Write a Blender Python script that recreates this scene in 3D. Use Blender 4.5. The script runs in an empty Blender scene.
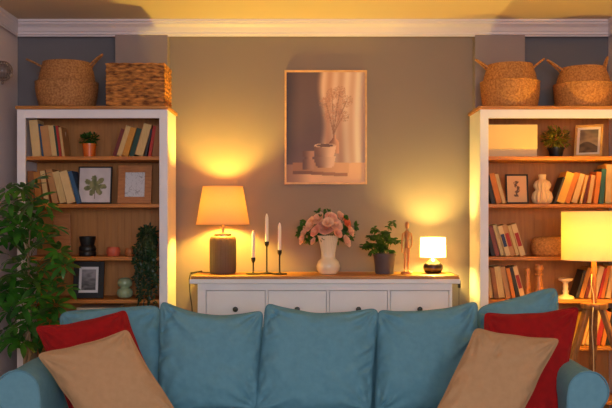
import bpy, math, random
from math import sin, cos, pi, radians, sqrt, exp
from mathutils import Vector, Matrix, noise
random.seed(7)
C = bpy.context.scene.collection
F, CX, HY, CZ = 890.0, 306.0, 218.0, 1.31        # focal length, vanishing point, eye height

def at(x, y, D):                                  # a point read off the photograph at distance D
    return Vector(((x-CX)*D/F, D, CZ-(y-HY)*D/F))

# ------------------------------------------------------------------ materials
def lin(c):
    return tuple(((v/255)/12.92 if v/255 <= .04045 else ((v/255+.055)/1.055)**2.4) for v in c)
MATS = {}
def mat(name, rgb, rough=.6, var=.0, scale=20, stretch=(1,1,1), bump=0, bscale=None, metal=0, trans=0,
        coat=0, sheen=0, rgb2=None, attr=None, sub=0):
    if name in MATS: return MATS[name]
    m = bpy.data.materials.new(name); m.use_nodes = True
    nt = m.node_tree; N = nt.nodes; L = nt.links
    b = N['Principled BSDF']
    col = lin(rgb)
    b.inputs['Roughness'].default_value = rough
    b.inputs['Metallic'].default_value = metal
    b.inputs['Coat Weight'].default_value = coat
    b.inputs['Sheen Weight'].default_value = sheen
    if sub:
        b.inputs['Subsurface Weight'].default_value = sub
        b.inputs['Subsurface Radius'].default_value = (.02, .012, .006)
    tc = N.new('ShaderNodeTexCoord'); mp = N.new('ShaderNodeMapping')
    mp.inputs['Scale'].default_value = stretch
    L.new(tc.outputs['Object'], mp.inputs['Vector'])
    nz = N.new('ShaderNodeTexNoise'); nz.inputs['Scale'].default_value = scale; nz.inputs['Detail'].default_value = 5
    L.new(mp.outputs['Vector'], nz.inputs['Vector'])
    if attr:
        a = N.new('ShaderNodeVertexColor'); a.layer_name = attr
        L.new(a.outputs['Color'], b.inputs['Base Color'])
    else:
        c2 = lin(rgb2) if rgb2 else tuple(v*(1-var) for v in col)
        r = N.new('ShaderNodeValToRGB')
        r.color_ramp.elements[0].position = .35; r.color_ramp.elements[1].position = .65
        r.color_ramp.elements[0].color = (*c2, 1); r.color_ramp.elements[1].color = (*col, 1)
        L.new(nz.outputs['Fac'], r.inputs['Fac']); L.new(r.outputs['Color'], b.inputs['Base Color'])
    if bump:
        n2 = nz
        if bscale:
            n2 = N.new('ShaderNodeTexNoise'); n2.inputs['Scale'].default_value = bscale
            L.new(mp.outputs['Vector'], n2.inputs['Vector'])
        bp = N.new('ShaderNodeBump'); bp.inputs['Strength'].default_value = bump; bp.inputs['Distance'].default_value = .004
        L.new(n2.outputs['Fac'], bp.inputs['Height']); L.new(bp.outputs['Normal'], b.inputs['Normal'])
    if trans:                                     # lets light through, like cloth, paper or a leaf
        t = N.new('ShaderNodeBsdfTranslucent'); t.inputs['Color'].default_value = (*col, 1)
        mx = N.new('ShaderNodeMixShader'); mx.inputs[0].default_value = trans
        out = N['Material Output']
        L.new(b.outputs[0], mx.inputs[1]); L.new(t.outputs[0], mx.inputs[2]); L.new(mx.outputs[0], out.inputs['Surface'])
    MATS[name] = m
    return m

wood_h = lambda n, c, c2: mat(n, c, .45, rgb2=c2, scale=9, stretch=(.6, 9, 9), bump=.08)
M_white = mat('white_paint', (238, 238, 244), .45, var=.05, scale=5)
M_oak = wood_h('oiled_pine', (206, 130, 46), (172, 98, 30))
M_oaktop = wood_h('oiled_pine_top', (196, 134, 58), (162, 102, 40))
M_back = mat('stained_back_board', (190, 128, 60), .55, rgb2=(176, 116, 54), scale=6, stretch=(9, 9, .6), bump=.06)
M_wall = mat('taupe_wall_paint', (146, 132, 122), .85, var=.05, scale=2, bump=.05, bscale=180)
M_wallblue = mat('slate_wall_paint', (116, 114, 118), .85, var=.06, scale=3, bump=.05, bscale=180)
M_pil = mat('mauve_pilaster_paint', (150, 138, 136), .8, var=.04, scale=3)
M_lav = mat('side_wall_paint', (232, 218, 214), .85, var=.05, scale=2)
M_ceil = mat('ceiling_paint', (214, 196, 170), .9, var=.03, scale=2)
M_crown = mat('crown_paint', (228, 220, 224), .5, var=.03, scale=3)
M_floor = wood_h('floor_boards', (140, 98, 64), (104, 70, 44))
M_black = mat('black_metal', (10, 10, 11), .55)
M_blackglaze = mat('black_ceramic', (12, 12, 14), .45, coat=.15)
M_knob = mat('dark_knob', (30, 34, 34), .3)
M_brass = mat('pewter', (120, 110, 96), .35, metal=1)
M_teal = mat('teal_linen', (104, 158, 176), .95, rgb2=(99, 153, 171), scale=40, bump=.18, bscale=500)
M_tealpipe = mat('teal_piping', (90, 140, 156), .85)
M_red = mat('red_velvet', (160, 3, 5), .95, rgb2=(146, 2, 4), scale=30, bump=.2, bscale=350)
M_beige = mat('beige_cotton', (188, 152, 110), .95, rgb2=(183, 147, 105), scale=40, bump=.18, bscale=450)
M_darkleg = mat('dark_wood', (60, 38, 24), .5, var=.3, scale=20)
M_leaf = mat('glossy_leaf', (62, 136, 36), .4, rgb2=(16, 58, 22), scale=11, trans=.2, coat=.15)
M_leafd = mat('dark_leaf', (26, 62, 32), .4, rgb2=(14, 38, 22), scale=20, trans=.12)
M_leafm = mat('mid_leaf', (62, 112, 34), .45, rgb2=(34, 74, 24), scale=25, trans=.25)
M_leafy = mat('olive_leaf', (150, 138, 30), .5, rgb2=(52, 66, 20), scale=30, trans=.2)
M_stem = mat('green_stem', (84, 92, 48), .6, var=.3, scale=30)
M_trunk = mat('pale_bark', (150, 126, 96), .8, var=.3, scale=30, bump=.3)
M_soil = mat('potting_soil', (44, 30, 20), .95, var=.4, scale=60, bump=.6)
M_basket = mat('seagrass_weave', (216, 154, 82), .75, rgb2=(170, 108, 50), scale=90, bump=.5, bscale=200)
M_basketd = mat('seagrass_weave_dark', (196, 142, 86), .75, rgb2=(146, 96, 50), scale=90, bump=.5, bscale=200)
M_rope = mat('water_hyacinth_braid', (214, 144, 70), .7, rgb2=(104, 58, 22), scale=22, stretch=(1, 1, 3), bump=.6, bscale=120)
M_shade = mat('linen_lampshade', (222, 160, 116), .9, var=.05, scale=140, trans=.036)
M_shadew = mat('white_lampshade', (252, 250, 244), .9, var=.02, scale=80, trans=.36)
M_shadey = mat('cream_lampshade', (246, 210, 160), .9, var=.03, scale=80, trans=.085)
M_lampgrey = mat('grey_fluted_ceramic', (72, 68, 64), .6, var=.15, scale=8)
M_lampdark = mat('dark_red_ceramic', (34, 12, 8), .3, coat=.3)
M_glassy = mat('amber_glass', (170, 104, 40), .2, coat=.4)
M_candle = mat('candle_wax', (252, 242, 226), .5, sub=.2)
M_wick = mat('wick', (60, 46, 36), .8)
M_vase = mat('cream_ceramic', (240, 222, 190), .25, coat=.5)
M_pink = mat('pink_petals', (250, 208, 184), .6, rgb2=(240, 172, 148), scale=35, trans=.25)
M_peach = mat('peach_petals', (244, 150, 96), .6, rgb2=(232, 120, 84), scale=35, trans=.25)
M_blush = mat('blush_petals', (250, 218, 194), .6, rgb2=(244, 196, 168), scale=35, trans=.25)
M_potgrey = mat('mauve_grey_pot', (88, 74, 76), .6, var=.1, scale=15)
M_orange = mat('orange_glaze_pot', (214, 104, 30), .25, coat=.5)
M_manq = mat('mannequin_wood', (206, 140, 84), .5, rgb2=(180, 112, 62), scale=30, stretch=(3, 3, .5))
M_goldwood = mat('light_wood_frame', (226, 176, 100), .4, rgb2=(206, 152, 82), scale=20)
M_coral = mat('coral_ceramic', (206, 96, 66), .5)
M_tan = mat('tan_ceramic', (176, 106, 56), .5)
M_sage = mat('sage_glaze', (152, 172, 136), .15, coat=.6)
M_creambox = mat('cream_box_board', (232, 200, 138), .7, var=.03, scale=10)
M_palebox = mat('pale_box_board', (220, 196, 166), .7, var=.04, scale=10)
M_ribvase = mat('cream_ribbed_ceramic', (232, 200, 144), .5)
M_turned = mat('turned_wood', (206, 138, 70), .45, rgb2=(184, 114, 52), scale=18)
M_stand = mat('ivory_stand', (240, 214, 170), .5)
M_tripod = mat('tripod_wood', (164, 104, 52), .5, rgb2=(124, 74, 36), scale=14, stretch=(6, 6, .8))
M_cordw = mat('cream_cord', (236, 204, 150), .5)
M_photo = mat('printed_photo', (255, 255, 255), .5, attr='ink')
M_glassorn = mat('cut_glass_ornament', (150, 134, 128), .15, coat=.5, metal=.3)
M_mat = mat('white_mount_card', (226, 222, 224), .8)
M_framewood = mat('honey_wood_frame', (190, 126, 70), .5, rgb2=(168, 106, 56), scale=16, stretch=(1, 1, 6))
M_framewhite = mat('cream_frame', (238, 222, 196), .5)
M_page = mat('book_pages', (226, 198, 140), .9, rgb2=(198, 164, 104), scale=60, stretch=(12, 12, .3))
M_bulb = None

# ------------------------------------------------------------------ mesh builder
WO = {}                                            # world origin of every object
class MB:
    def __init__(s): s.v = []; s.f = []; s.c = None
    def q(s, *pts):
        n = len(s.v); s.v += [Vector(p) for p in pts]; s.f.append(tuple(range(n, n+len(pts))))
    def box(s, x0, x1, y0, y1, z0, z1, M=None, ch=0):
        x0, x1 = sorted((x0, x1)); y0, y1 = sorted((y0, y1)); z0, z1 = sorted((z0, z1))
        n = len(s.v)
        P = [Vector(p) for p in ((x0,y0,z0),(x1,y0,z0),(x1,y1,z0),(x0,y1,z0),(x0,y0,z1),(x1,y0,z1),(x1,y1,z1),(x0,y1,z1))]
        if M: P = [M @ p for p in P]
        s.v += P
        s.f += [tuple(n+i for i in q) for q in ((0,3,2,1),(4,5,6,7),(0,1,5,4),(1,2,6,5),(2,3,7,6),(3,0,4,7))]
        return s
    def grid(s, fn, nu, nv, cu=False, cv=False):
        n = len(s.v); a = nu if cu else nu+1; b = nv if cv else nv+1
        for j in range(b):
            for i in range(a): s.v.append(Vector(fn(i/nu, j/nv)))
        for j in range(nv):
            for i in range(nu):
                i2 = (i+1) % a; j2 = (j+1) % b
                s.f.append((n+j*a+i, n+j*a+i2, n+j2*a+i2, n+j2*a+i))
        return s
    def lathe(s, c, prof, seg=32, rib=None, sx=1, sy=1):
        c = Vector(c)
        m = len(prof)
        n = len(s.v)
        for r, z in prof:
            for i in range(seg):
                t = 2*pi*i/seg
                rr = r*(1+(rib(t, z) if rib else 0))
                s.v.append(c+Vector((rr*cos(t)*sx, rr*sin(t)*sy, z)))
        for j in range(m-1):
            for i in range(seg):
                i2 = (i+1) % seg
                s.f.append((n+j*seg+i, n+j*seg+i2, n+(j+1)*seg+i2, n+(j+1)*seg+i))
        if prof[0][0] > 1e-5: s.f.append(tuple(n+i for i in reversed(range(seg))))
        if prof[-1][0] > 1e-5: s.f.append(tuple(n+(m-1)*seg+i for i in range(seg)))
        return s
    def tube(s, pts, r, seg=8, cap=True):
        pts = [Vector(p) for p in pts]; k = len(pts)
        rs = r if isinstance(r, (list, tuple)) else [r]*k
        n = len(s.v); up = Vector((0, 0, 1)); last = None
        for i, p in enumerate(pts):
            d = (pts[min(i+1, k-1)]-pts[max(i-1, 0)]).normalized()
            if last is None:
                a = d.cross(up if abs(d.z) < .9 else Vector((1, 0, 0))).normalized()
            else:
                a = (last - d*last.dot(d)).normalized()
            last = a; b = d.cross(a)
            for j in range(seg):
                t = 2*pi*j/seg
                s.v.append(p+(a*cos(t)+b*sin(t))*rs[i])
        for i in range(k-1):
            for j in range(seg):
                j2 = (j+1) % seg
                s.f.append((n+i*seg+j, n+(i+1)*seg+j, n+(i+1)*seg+j2, n+i*seg+j2))
        if cap:
            s.f.append(tuple(n+j for j in range(seg))); s.f.append(tuple(n+(k-1)*seg+j for j in reversed(range(seg))))
        return s
    def leaf(s, base, d, nrm, ln, w, droop=.25, fold=.15):
        base = Vector(base); d = Vector(d).normalized(); nrm = Vector(nrm)
        side = d.cross(nrm)
        if side.length < 1e-4: side = d.cross(Vector((1, 0, .2)))
        side.normalize(); nn = side.cross(d).normalized()
        n = len(s.v); K = 5
        for i in range(K+1):
            t = i/K; ww = w*.5*sin(pi*min(1, t*.92+.06))**.8 if i < K else 0.0005
            c = base+d*ln*t-nn*ln*droop*t*t
            s.v += [c-side*ww+nn*ww*fold, c, c+side*ww+nn*ww*fold]
        for i in range(K):
            a = n+3*i
            s.f += [(a, a+1, a+4, a+3), (a+1, a+2, a+5, a+4)]
        return s
    def build(s, name, m, parent=None, origin=None, smooth=True, bevel=0, kind=None, angle=40):
        me = bpy.data.meshes.new(name)
        if parent is not None: o0 = WO[parent.name]
        else: o0 = Vector(origin) if origin is not None else Vector((0, 0, 0))
        me.from_pydata([tuple(v-o0) for v in s.v], [], s.f)
        me.materials.append(m); me.update()
        if s.c:
            ca = me.color_attributes.new('ink', 'FLOAT_COLOR', 'POINT')
            for i, c in enumerate(s.c): ca.data[i].color = (*lin(c), 1)
        o = bpy.data.objects.new(name, me); C.objects.link(o)
        if parent is not None: o.parent = parent
        else: o.location = o0
        WO[o.name] = o0
        if smooth:
            me.polygons.foreach_set('use_smooth', [True]*len(me.polygons))
            me.set_sharp_from_angle(angle=radians(angle))
        if bevel:
            b = o.modifiers.new('bevel', 'BEVEL'); b.width = bevel; b.segments = 2; b.limit_method = 'ANGLE'
        if kind: o['kind'] = kind
        return o

def thing(name, label, cat, loc, group=None):
    o = bpy.data.objects.new(name, None); C.objects.link(o); o.location = loc
    o.empty_display_size = .05
    WO[o.name] = Vector(loc)
    return tag(o, label, cat, group)
def tag(o, label, cat, group=None):
    o['label'] = label; o['category'] = cat
    if group: o['group'] = group
    return o

# ------------------------------------------------------------------ the room
XL, XR, YB, YF, ZC = -1.86, 1.95, 5.74, -1.6, 2.560
def st(name, m, **k): return lambda mb: mb.build(name, m, kind='structure', smooth=False, **k)
st('floor', M_floor)(MB().box(XL-.1, XR+.1, YF-.1, YB+.1, -.1, 0))
st('ceiling', M_ceil)(MB().box(XL-.1, XR+.1, YF-.1, YB+.1, ZC, ZC+.1))
st('wall_back', M_wall)(MB().box(-.90, 1.09, YB, YB+.1, 0, ZC))
st('wall_back_left', M_wallblue)(MB().box(XL-.1, -.90, YB, YB+.1, 0, ZC))
st('wall_back_right', M_wallblue)(MB().box(1.09, XR+.1, YB, YB+.1, 0, ZC))
st('wall_left', M_lav)(MB().box(XL-.1, XL, YF, YB, 0, ZC))
st('wall_right', M_lav)(MB().box(XR, XR+.1, YF, YB, 0, ZC))
WX0, WX1, WZ0, WZ1 = -.7, 1.6, 1.2, 2.35  # unseen window opening, added and placed to let in the front fill
st('wall_front', M_lav)(MB().box(XL, WX0, YF-.1, YF, 0, ZC).box(WX1, XR, YF-.1, YF, 0, ZC).box(WX0, WX1, YF-.1, YF, 0, WZ0).box(WX0, WX1, YF-.1, YF, WZ1, ZC))
w = st('added_window_1', M_white)(MB().box(WX0, WX1, YF-.08, YF-.04, WZ0, WZ0+.05).box(WX0, WX1, YF-.08, YF-.04, WZ1-.05, WZ1)
    .box(WX0, WX0+.05, YF-.08, YF-.04, WZ0, WZ1).box(WX1-.05, WX1, YF-.08, YF-.04, WZ0, WZ1).box((WX0+WX1)/2-.025, (WX0+WX1)/2+.025, YF-.08, YF-.04, WZ0, WZ1))
st('trim_1', M_pil, bevel=.003)(MB().box(-1.215, -.880, 5.66, YB, 0, ZC-.01))
st('trim_2', M_pil, bevel=.003)(MB().box(1.075, 1.393, 5.66, YB, 0, ZC-.01))
st('baseboard_back', M_white, bevel=.004)(MB().box(-.88, 1.075, 5.72, YB, 0, .12))
# crown moulding profile: (distance from wall, height)
prof = [(0, -.080), (.074, -.095), (.078, -.086), (.088, -.082), (.09, -.070), (.096, -.066), (.108, -.044), (.128, -.028), (.136, -.026), (.137, -.018), (.150, -.012), (.152, 0), (0, 0)]
def crown(name, a, b, inward, e):
    a, b, inward = Vector(a), Vector(b), Vector(inward); d = (b-a).normalized()
    mb = MB()
    for p in (0, 1):
        for (w_, h) in prof:
            base = (a+d*w_*e) if p == 0 else (b-d*w_*e)
            mb.v.append(base+inward*w_+Vector((0, 0, ZC+h)))
    k = len(prof)
    for i in range(k-1): mb.f.append((i, i+1, k+i+1, k+i))
    mb.f.append(tuple(range(k))); mb.f.append(tuple(reversed(range(k, 2*k))))
    o = mb.build(name, M_crown, kind='structure', smooth=False)
    return o
crown('trim_3', (XL, YB, 0), (XR, YB, 0), (0, -1, 0), 0.35)
def crown2(name, x, inw):
    mb = MB()
    for Y, s_ in ((YF, 0), (YB, 1)):
        for (w_, h) in prof:
            mb.v.append(Vector((x+inw*(w_*.35), Y-(w_ if s_ else 0), ZC+h)))
    k = len(prof)
    for i in range(k-1): mb.f.append((i, i+1, k+i+1, k+i))
    mb.f.append(tuple(range(k))); mb.f.append(tuple(reversed(range(k, 2*k))))
    return mb.build(name, M_crown, kind='structure', smooth=False)
crown2('trim_4', XL, 1); crown2('trim_5', XR, -1)

# ------------------------------------------------------------------ bookcases
SH = [1.679, 1.394, 1.078, .822, .540, .215]
def bookcase(label, X0, X1):
    Y0, Y1 = 5.30, 5.655; H = 1.977
    t = thing('bookcase', label, 'bookcase', ((X0+X1)/2, (Y0+Y1)/2, 0), 'white bookcases with honey wood shelves')
    for x, s_ in ((X0, 1), (X1, -1)):
        MB().box(x+s_*.002, x+s_*.020, Y0+.02, Y1-.002, .0, H-.02).build('side_panel', M_white, t, smooth=False, bevel=.002)
        MB().box(x, x+s_*.050, Y0, Y0+.019, .0, H-.02).build('front_stile', M_white, t, smooth=False, bevel=.002)
    MB().box(X0+.05, X1-.05, Y0+.001, Y0+.019, H-.072, H-.02).build('top_rail', M_white, t, smooth=False, bevel=.002)
    MB().box(X0+.05, X1-.05, Y0+.001, Y0+.019, .0, .09).build('plinth', M_white, t, smooth=False, bevel=.002)
    MB().box(X0-.008, X1+.008, Y0-.012, Y1, H-.019, H).build('top_board', M_oaktop, t, smooth=False, bevel=.003)
    mb = MB(); x = X0+.021; n = 20; w = (X1-X0-.042)/n
    for i in range(n):
        a = x+i*w; b = a+w
        mb.q((a+.0015, 5.62, .06), (b-.0015, 5.62, .06), (b-.0015, 5.62, H-.02), (a+.0015, 5.62, H-.02))
        mb.q((b-.0015, 5.62, .06), (b, 5.6212, .06), (b, 5.6212, H-.02), (b-.0015, 5.62, H-.02))
        mb.q((b, 5.6212, .06), (b+.0015, 5.62, .06), (b+.0015, 5.62, H-.02), (b, 5.6212, H-.02))
    mb.box(X0+.021, X1-.021, 5.626, 5.634, .06, H-.02)
    mb.build('back_panel', M_back, t, smooth=False)
    for z in SH:
        MB().box(X0+.0505 if 0 else X0+.0215, X1-.0215, Y0+.021, 5.619, z-.022, z).build('shelf', M_oak, t, smooth=False, bevel=.002)
        
    for z in SH[:]:
        pass
    return t
BLX0, BLX1 = -1.721, -.824
BRX0, BRX1 = 1.037, 1.932
bookcase('tall white bookcase with wooden shelves standing left of the sideboard, a rectangular basket on it', BLX0, BLX1)
bookcase('tall white bookcase with wooden shelves standing right of the sideboard behind the floor lamp', BRX0, BRX1)

# ------------------------------------------------------------------ sideboard
SX0, SX1, SZ, SY0, SY1 = -.670, .895, .964, 5.32, 5.72
t = thing('sideboard', 'white sideboard with wooden top and four upper drawers with dark knobs, behind the sofa', 'sideboard', (.11, 5.52, 0))
MB().box(-.688, .913, 5.302, 5.725, SZ-.018, SZ).build('top_board', M_oaktop, t, smooth=False, bevel=.003)
MB().box(-.694, .919, 5.296, 5.722, SZ-.046, SZ-.0185).build('cornice', M_white, t, smooth=False, bevel=.004)
xs = [(206.3, 264.9), (268.4, 326.2), (329.6, 387.2), (390.5, 448.6)]
k = 5.32/F
dr = [((a-CX)*k, (b-CX)*k) for a, b in xs]
DZ1 = CZ-(290.8-HY)*k; DZ0 = DZ1-.21
mb = MB()
mb.box(-.648, .874, SY0+.03, SY1, .10, SZ-.047)
body = mb.build('body', M_white, t, smooth=False)
mb = MB()
mb.box(-.648, .874, SY0, SY0+.029, DZ1+.003, SZ-.047)
mb.box(-.648, .874, SY0, SY0+.029, DZ0-.035, DZ0-.003)
mb.box(-.648, .874, SY0, SY0+.029, .10, .16)
xx = [-.648]+[v for d in dr for v in (d[0]-.003, d[1]+.003)]+[.874]
for i in range(0, len(xx), 2):
    mb.box(xx[i], xx[i+1], SY0, SY0+.0295, DZ0-.0031, DZ1+.0031)
    mb.box(xx[i], xx[i+1], SY0, SY0+.0295, .16, DZ0-.035)
mb.build('face_frame', M_white, t, smooth=False, bevel=.0015)
for a, b in dr:
    d = MB().box(a, b, SY0+.002, SY0+.028, DZ0, DZ1).build('drawer', M_white, t, smooth=False, bevel=.002)
    kz = CZ-(309-HY)*k
    MB().lathe((0, 0, 0), [(0, 0), (.006, 0), (.006, .012), (.0155, .018), (.016, .024), (.011, .03), (0, .031)], 20)
    kb = MB().lathe((0, 0, 0), [(.006, 0), (.006, .012), (.0155, .018), (.016, .024), (.011, .03), (0, .031)], 20)
    R = Matrix.Translation(((a+b)/2, SY0+.002, kz)) @ Matrix.Rotation(radians(90), 4, 'X')
    kb.v = [R @ v for v in kb.v]
    kb.build('knob', M_knob, d)
for a, b in dr:
    MB().box(a, b, SY0+.004, SY0+.028, .163, DZ0-.038).build('door', M_white, t, smooth=False, bevel=.002)
for x in (-.63, .856-.04+.04-.04):
    for y in (SY0+.02, SY1-.06):
        MB().box(x, x+.04, y, y+.04, 0, .101).build('leg', M_white, t, smooth=False, bevel=.002)

# ------------------------------------------------------------------ books
COL = {'cream': (226, 192, 132), 'tan': (196, 142, 84), 'maroon': (110, 34, 28), 'mustard': (206, 140, 40), 'dark green': (24, 66, 54),
       'brown': (150, 94, 48), 'red': (176, 40, 28), 'navy blue': (34, 52, 92), 'charcoal': (44, 42, 44), 'orange': (214, 124, 40),
       'yellow': (240, 184, 70), 'teal': (30, 92, 90), 'blue': (44, 86, 124), 'pale': (230, 206, 168), 'dusky pink': (150, 76, 62), 'ochre': (190, 122, 46)}
def bmat(c): return mat('book_cover_'+c.replace(' ', '_'), COL[c], .6, var=.12, scale=14)
ORD = ['leftmost', 'second from left', 'third from left', 'fourth from left', 'fifth from left', 'sixth from left', 'seventh from left', 'eighth from left', 'ninth from left', 'tenth from left', 'eleventh from left', 'twelfth from left']
def book_row(x0px, lean, books, shelf, rowname, group, D=5.37, gap=.0006):
    """books: (thickness px, height px, angle deg, colour, 'p' pages out / 's' spine out [, depth m][, spine patch colour])
       lean -1: tops to the left, listed left to right; +1: tops to the right, listed right to left from x0px"""
    s = F/D; prev = None; out = []
    X = (x0px-CX)/s
    for bk in books:
        tpx, hpx, ang, col, mode = bk[:5]; patch = bk[5] if len(bk) > 5 else None
        th, h = tpx/s, hpx/s; a = radians(ang)
        # mirrored frame for lean +1: work with u = -x
        if prev is None: u = X if lean < 0 else -X
        else:
            u = -1e9
            for (pu, pz) in prev:                    # corners of the neighbour's near face
                zz = min(pz, h*cos(a)) if pz > h*cos(a) else pz
                if pz > h*cos(a):                    # taller neighbour: test the point at our height on its face
                    (u0, z0), (u1, z1) = prev; zz = h*cos(a); pu = u0+(u1-u0)*(zz-z0)/(z1-z0)
                u = max(u, pu+zz*math.tan(a))
            u += gap
        hh = h/max(cos(a), .5)*cos(a)
        # pivot at lower corner (u, 0); local x to the right th, local z up h, rotated so the top goes to -u
        prev = [(u+th*cos(a), th*sin(a)), (u+th*cos(a)-h*sin(a), th*sin(a)+h*cos(a))]
        sg = 1 if lean < 0 else -1
        px = u*sg
        dy = D+random.uniform(-.008, .015); dep = min(random.uniform(.13, .18), h*.75)
        z = SH[shelf]+.0008
        M = Matrix.Translation((px, dy, z)) @ Matrix.Rotation(-a*sg, 4, 'Y')
        out.append((px, col, mode, th, h, dep, M, sg, patch))
    order = sorted(out, key=lambda o: o[0]); n = len(order)
    for i, (px, col, mode, th, h, dep, M, sg, patch) in enumerate(order):
        pos = 'rightmost' if i == n-1 else ORD[i]
        lab = f"{col} {'pages-out ' if mode == 'p' else ''}book, {pos} {rowname}"
        t = thing('book', lab, 'book', M.translation, group)
        c = min(.003, th*.16)
        x0, x1 = (0, th) if sg > 0 else (-th, 0)
        mb = MB()
        mb.box(x0, x0+c, 0, dep, 0, h, M); mb.box(x1-c, x1, 0, dep, 0, h, M)
        if mode == 's': mb.box(x0+c, x1-c, 0, c, 0, h, M)
        else: mb.box(x0+c, x1-c, dep-c, dep, 0, h, M)
        cv = mb.build('cover', bmat(col), t, smooth=False)
        mb = MB()
        y0, y1 = (c, dep-.004) if mode == 's' else (.004, dep-c)
        mb.box(x0+c, x1-c, y0, y1, .003, h-.003, M)
        mb.build('pages', M_page, t, smooth=False)
        if patch:
            MB().box(x0+th*.12, x1-th*.12, -.0006, 0, h*.3, h*.72, M).build('spine_label', bmat(patch), t, smooth=False)

G = 'books on the bookcase shelves'
L1a = 'in left-end row, top shelf of left bookcase'
book_row(32.6, -1, [(8.5, 36.5, 6, 'cream', 's'), (1.6, 33, 6.5, 'blue', 's'), (8.5, 31, 7.5, 'tan', 's'), (5, 31.5, 7.5, 'cream', 'p'),
                    (2.0, 31, 7.5, 'dark green', 's'), (2.2, 31, 7.5, 'red', 's'), (2.8, 30, 7.5, 'tan', 'p')], 0, L1a, G)
L1b = 'in right-end row, top shelf of left bookcase'
book_row(159.6, 1, [(7.5, 31.0, 8, 'brown', 's'), (3.2, 31, 10, 'red', 's'), (2, 28, 13, 'charcoal', 's'), (8.5, 33.5, 16, 'tan', 'p'),
                    (4.8, 29, 16, 'dark green', 's'), (5.8, 29.5, 17, 'mustard', 's'), (4.6, 32, 18, 'cream', 'p'), (3.6, 28.5, 18, 'maroon', 's')], 0, L1b, G)
L2 = 'in leaning row, second shelf of left bookcase'
book_row(28, -1, [(6, 33, 2, 'brown', 's'), (6.5, 32, 4, 'ochre', 's'), (6, 33.5, 8, 'brown', 'p'), (6, 34.5, 11, 'tan', 's'),
                  (6.5, 33, 14, 'cream', 'p'), (8, 33, 15, 'cream', 's'), (4, 33.5, 16, 'blue', 's')], 1, L2, G)
R2a = 'in left-end row, second shelf of right bookcase'
book_row(491.6, -1, [(4, 29.5, 12, 'charcoal', 's'), (5, 31, 14, 'orange', 's'), (4.4, 31, 15, 'ochre', 'p')], 1, R2a, G)
R2b = 'in long row, second shelf of right bookcase'
book_row(620.5, 1, [(8, 43, 1, 'ochre', 's'), (6.5, 40, 2, 'yellow', 'p'), (4.6, 35, 5, 'teal', 's'), (4.4, 32, 7, 'orange', 's'), (4.6, 29.5, 9, 'orange', 'p'), (2.4, 29, 11, 'maroon', 's'),
                    (2.8, 29.5, 13, 'yellow', 'p'), (6.3, 31, 17, 'ochre', 'p'), (5.0, 32, 18, 'orange', 's'), (7.6, 32, 19, 'yellow', 's'), (2, 28, 20, 'charcoal', 's')], 1, R2b, G)
R3 = 'in leaning row, third shelf of right bookcase'
book_row(492, -1, [(3.5, 28, 13, 'charcoal', 's'), (4.2, 30.5, 14, 'dusky pink', 's'), (3.8, 32.5, 15, 'cream', 'p'), (4.6, 31, 16, 'cream', 's', 'navy blue'),
                   (4.6, 32.5, 16, 'tan', 's', 'red'), (4.2, 32, 16.5, 'ochre', 'p'), (5.0, 33, 17, 'cream', 's', 'red')], 2, R3, G)
R4a = 'in left-end row, fourth shelf of right bookcase'
book_row(489.5, -1, [(4.2, 30.5, 7, 'ochre', 'p'), (4.2, 31, 8, 'brown', 's'), (6, 32.5, 9, 'cream', 'p'), (5, 32, 11, 'tan', 's'), (3.6, 31, 12, 'orange', 's'),
                    (3.4, 32.5, 14, 'charcoal', 's'), (4.6, 33, 15, 'cream', 's', 'red')], 3, R4a, G)
R4b = 'in right-end row, fourth shelf of right bookcase'
book_row(616.6, 1, [(5, 33, 8, 'tan', 's'), (4.5, 34, 10, 'cream', 'p'), (3.6, 33, 12, 'orange', 's'), (2.6, 31, 13, 'red', 's'), (5, 32.5, 14, 'cream', 's'), (3, 32, 15, 'yellow', 'p'),
                  (3.2, 31.5, 15, 'maroon', 's'), (4.2, 31.5, 16, 'ochre', 's'), (2.8, 29, 17, 'charcoal', 's')], 3, R4b, G)
R5 = 'in leaning row, fifth shelf of right bookcase'
book_row(617, 1, [(5, 35, 7, 'cream', 's'), (4.5, 36, 9, 'charcoal', 's'), (4.0, 34, 11, 'orange', 's'), (4.6, 36, 13, 'red', 's'), (3.6, 34, 13, 'tan', 'p'), (5, 36, 14, 'cream', 's'),
                  (3.4, 35, 15, 'orange', 'p'), (3.6, 33, 16, 'maroon', 's'), (4.4, 34, 17, 'yellow', 's')], 4, R5, G)

# ------------------------------------------------------------------ flat prints and frames
def print_grid(P0, U, V, nu, nv, fn):
    mb = MB(); P0, U, V = Vector(P0), Vector(U), Vector(V)
    mb.grid(lambda a, b: P0+U*a+V*b, nu, nv)
    mb.c = [fn(i/nu, j/nv) for j in range(nv+1) for i in range(nu+1)]
    return mb
def mixc(a, b, t): t = max(0, min(1, t)); return tuple(x+(y-x)*t for x, y in zip(a, b))
def sm(e0, e1, x): t = max(0, min(1, (x-e0)/(e1-e0))); return t*t*(3-2*t)

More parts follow.
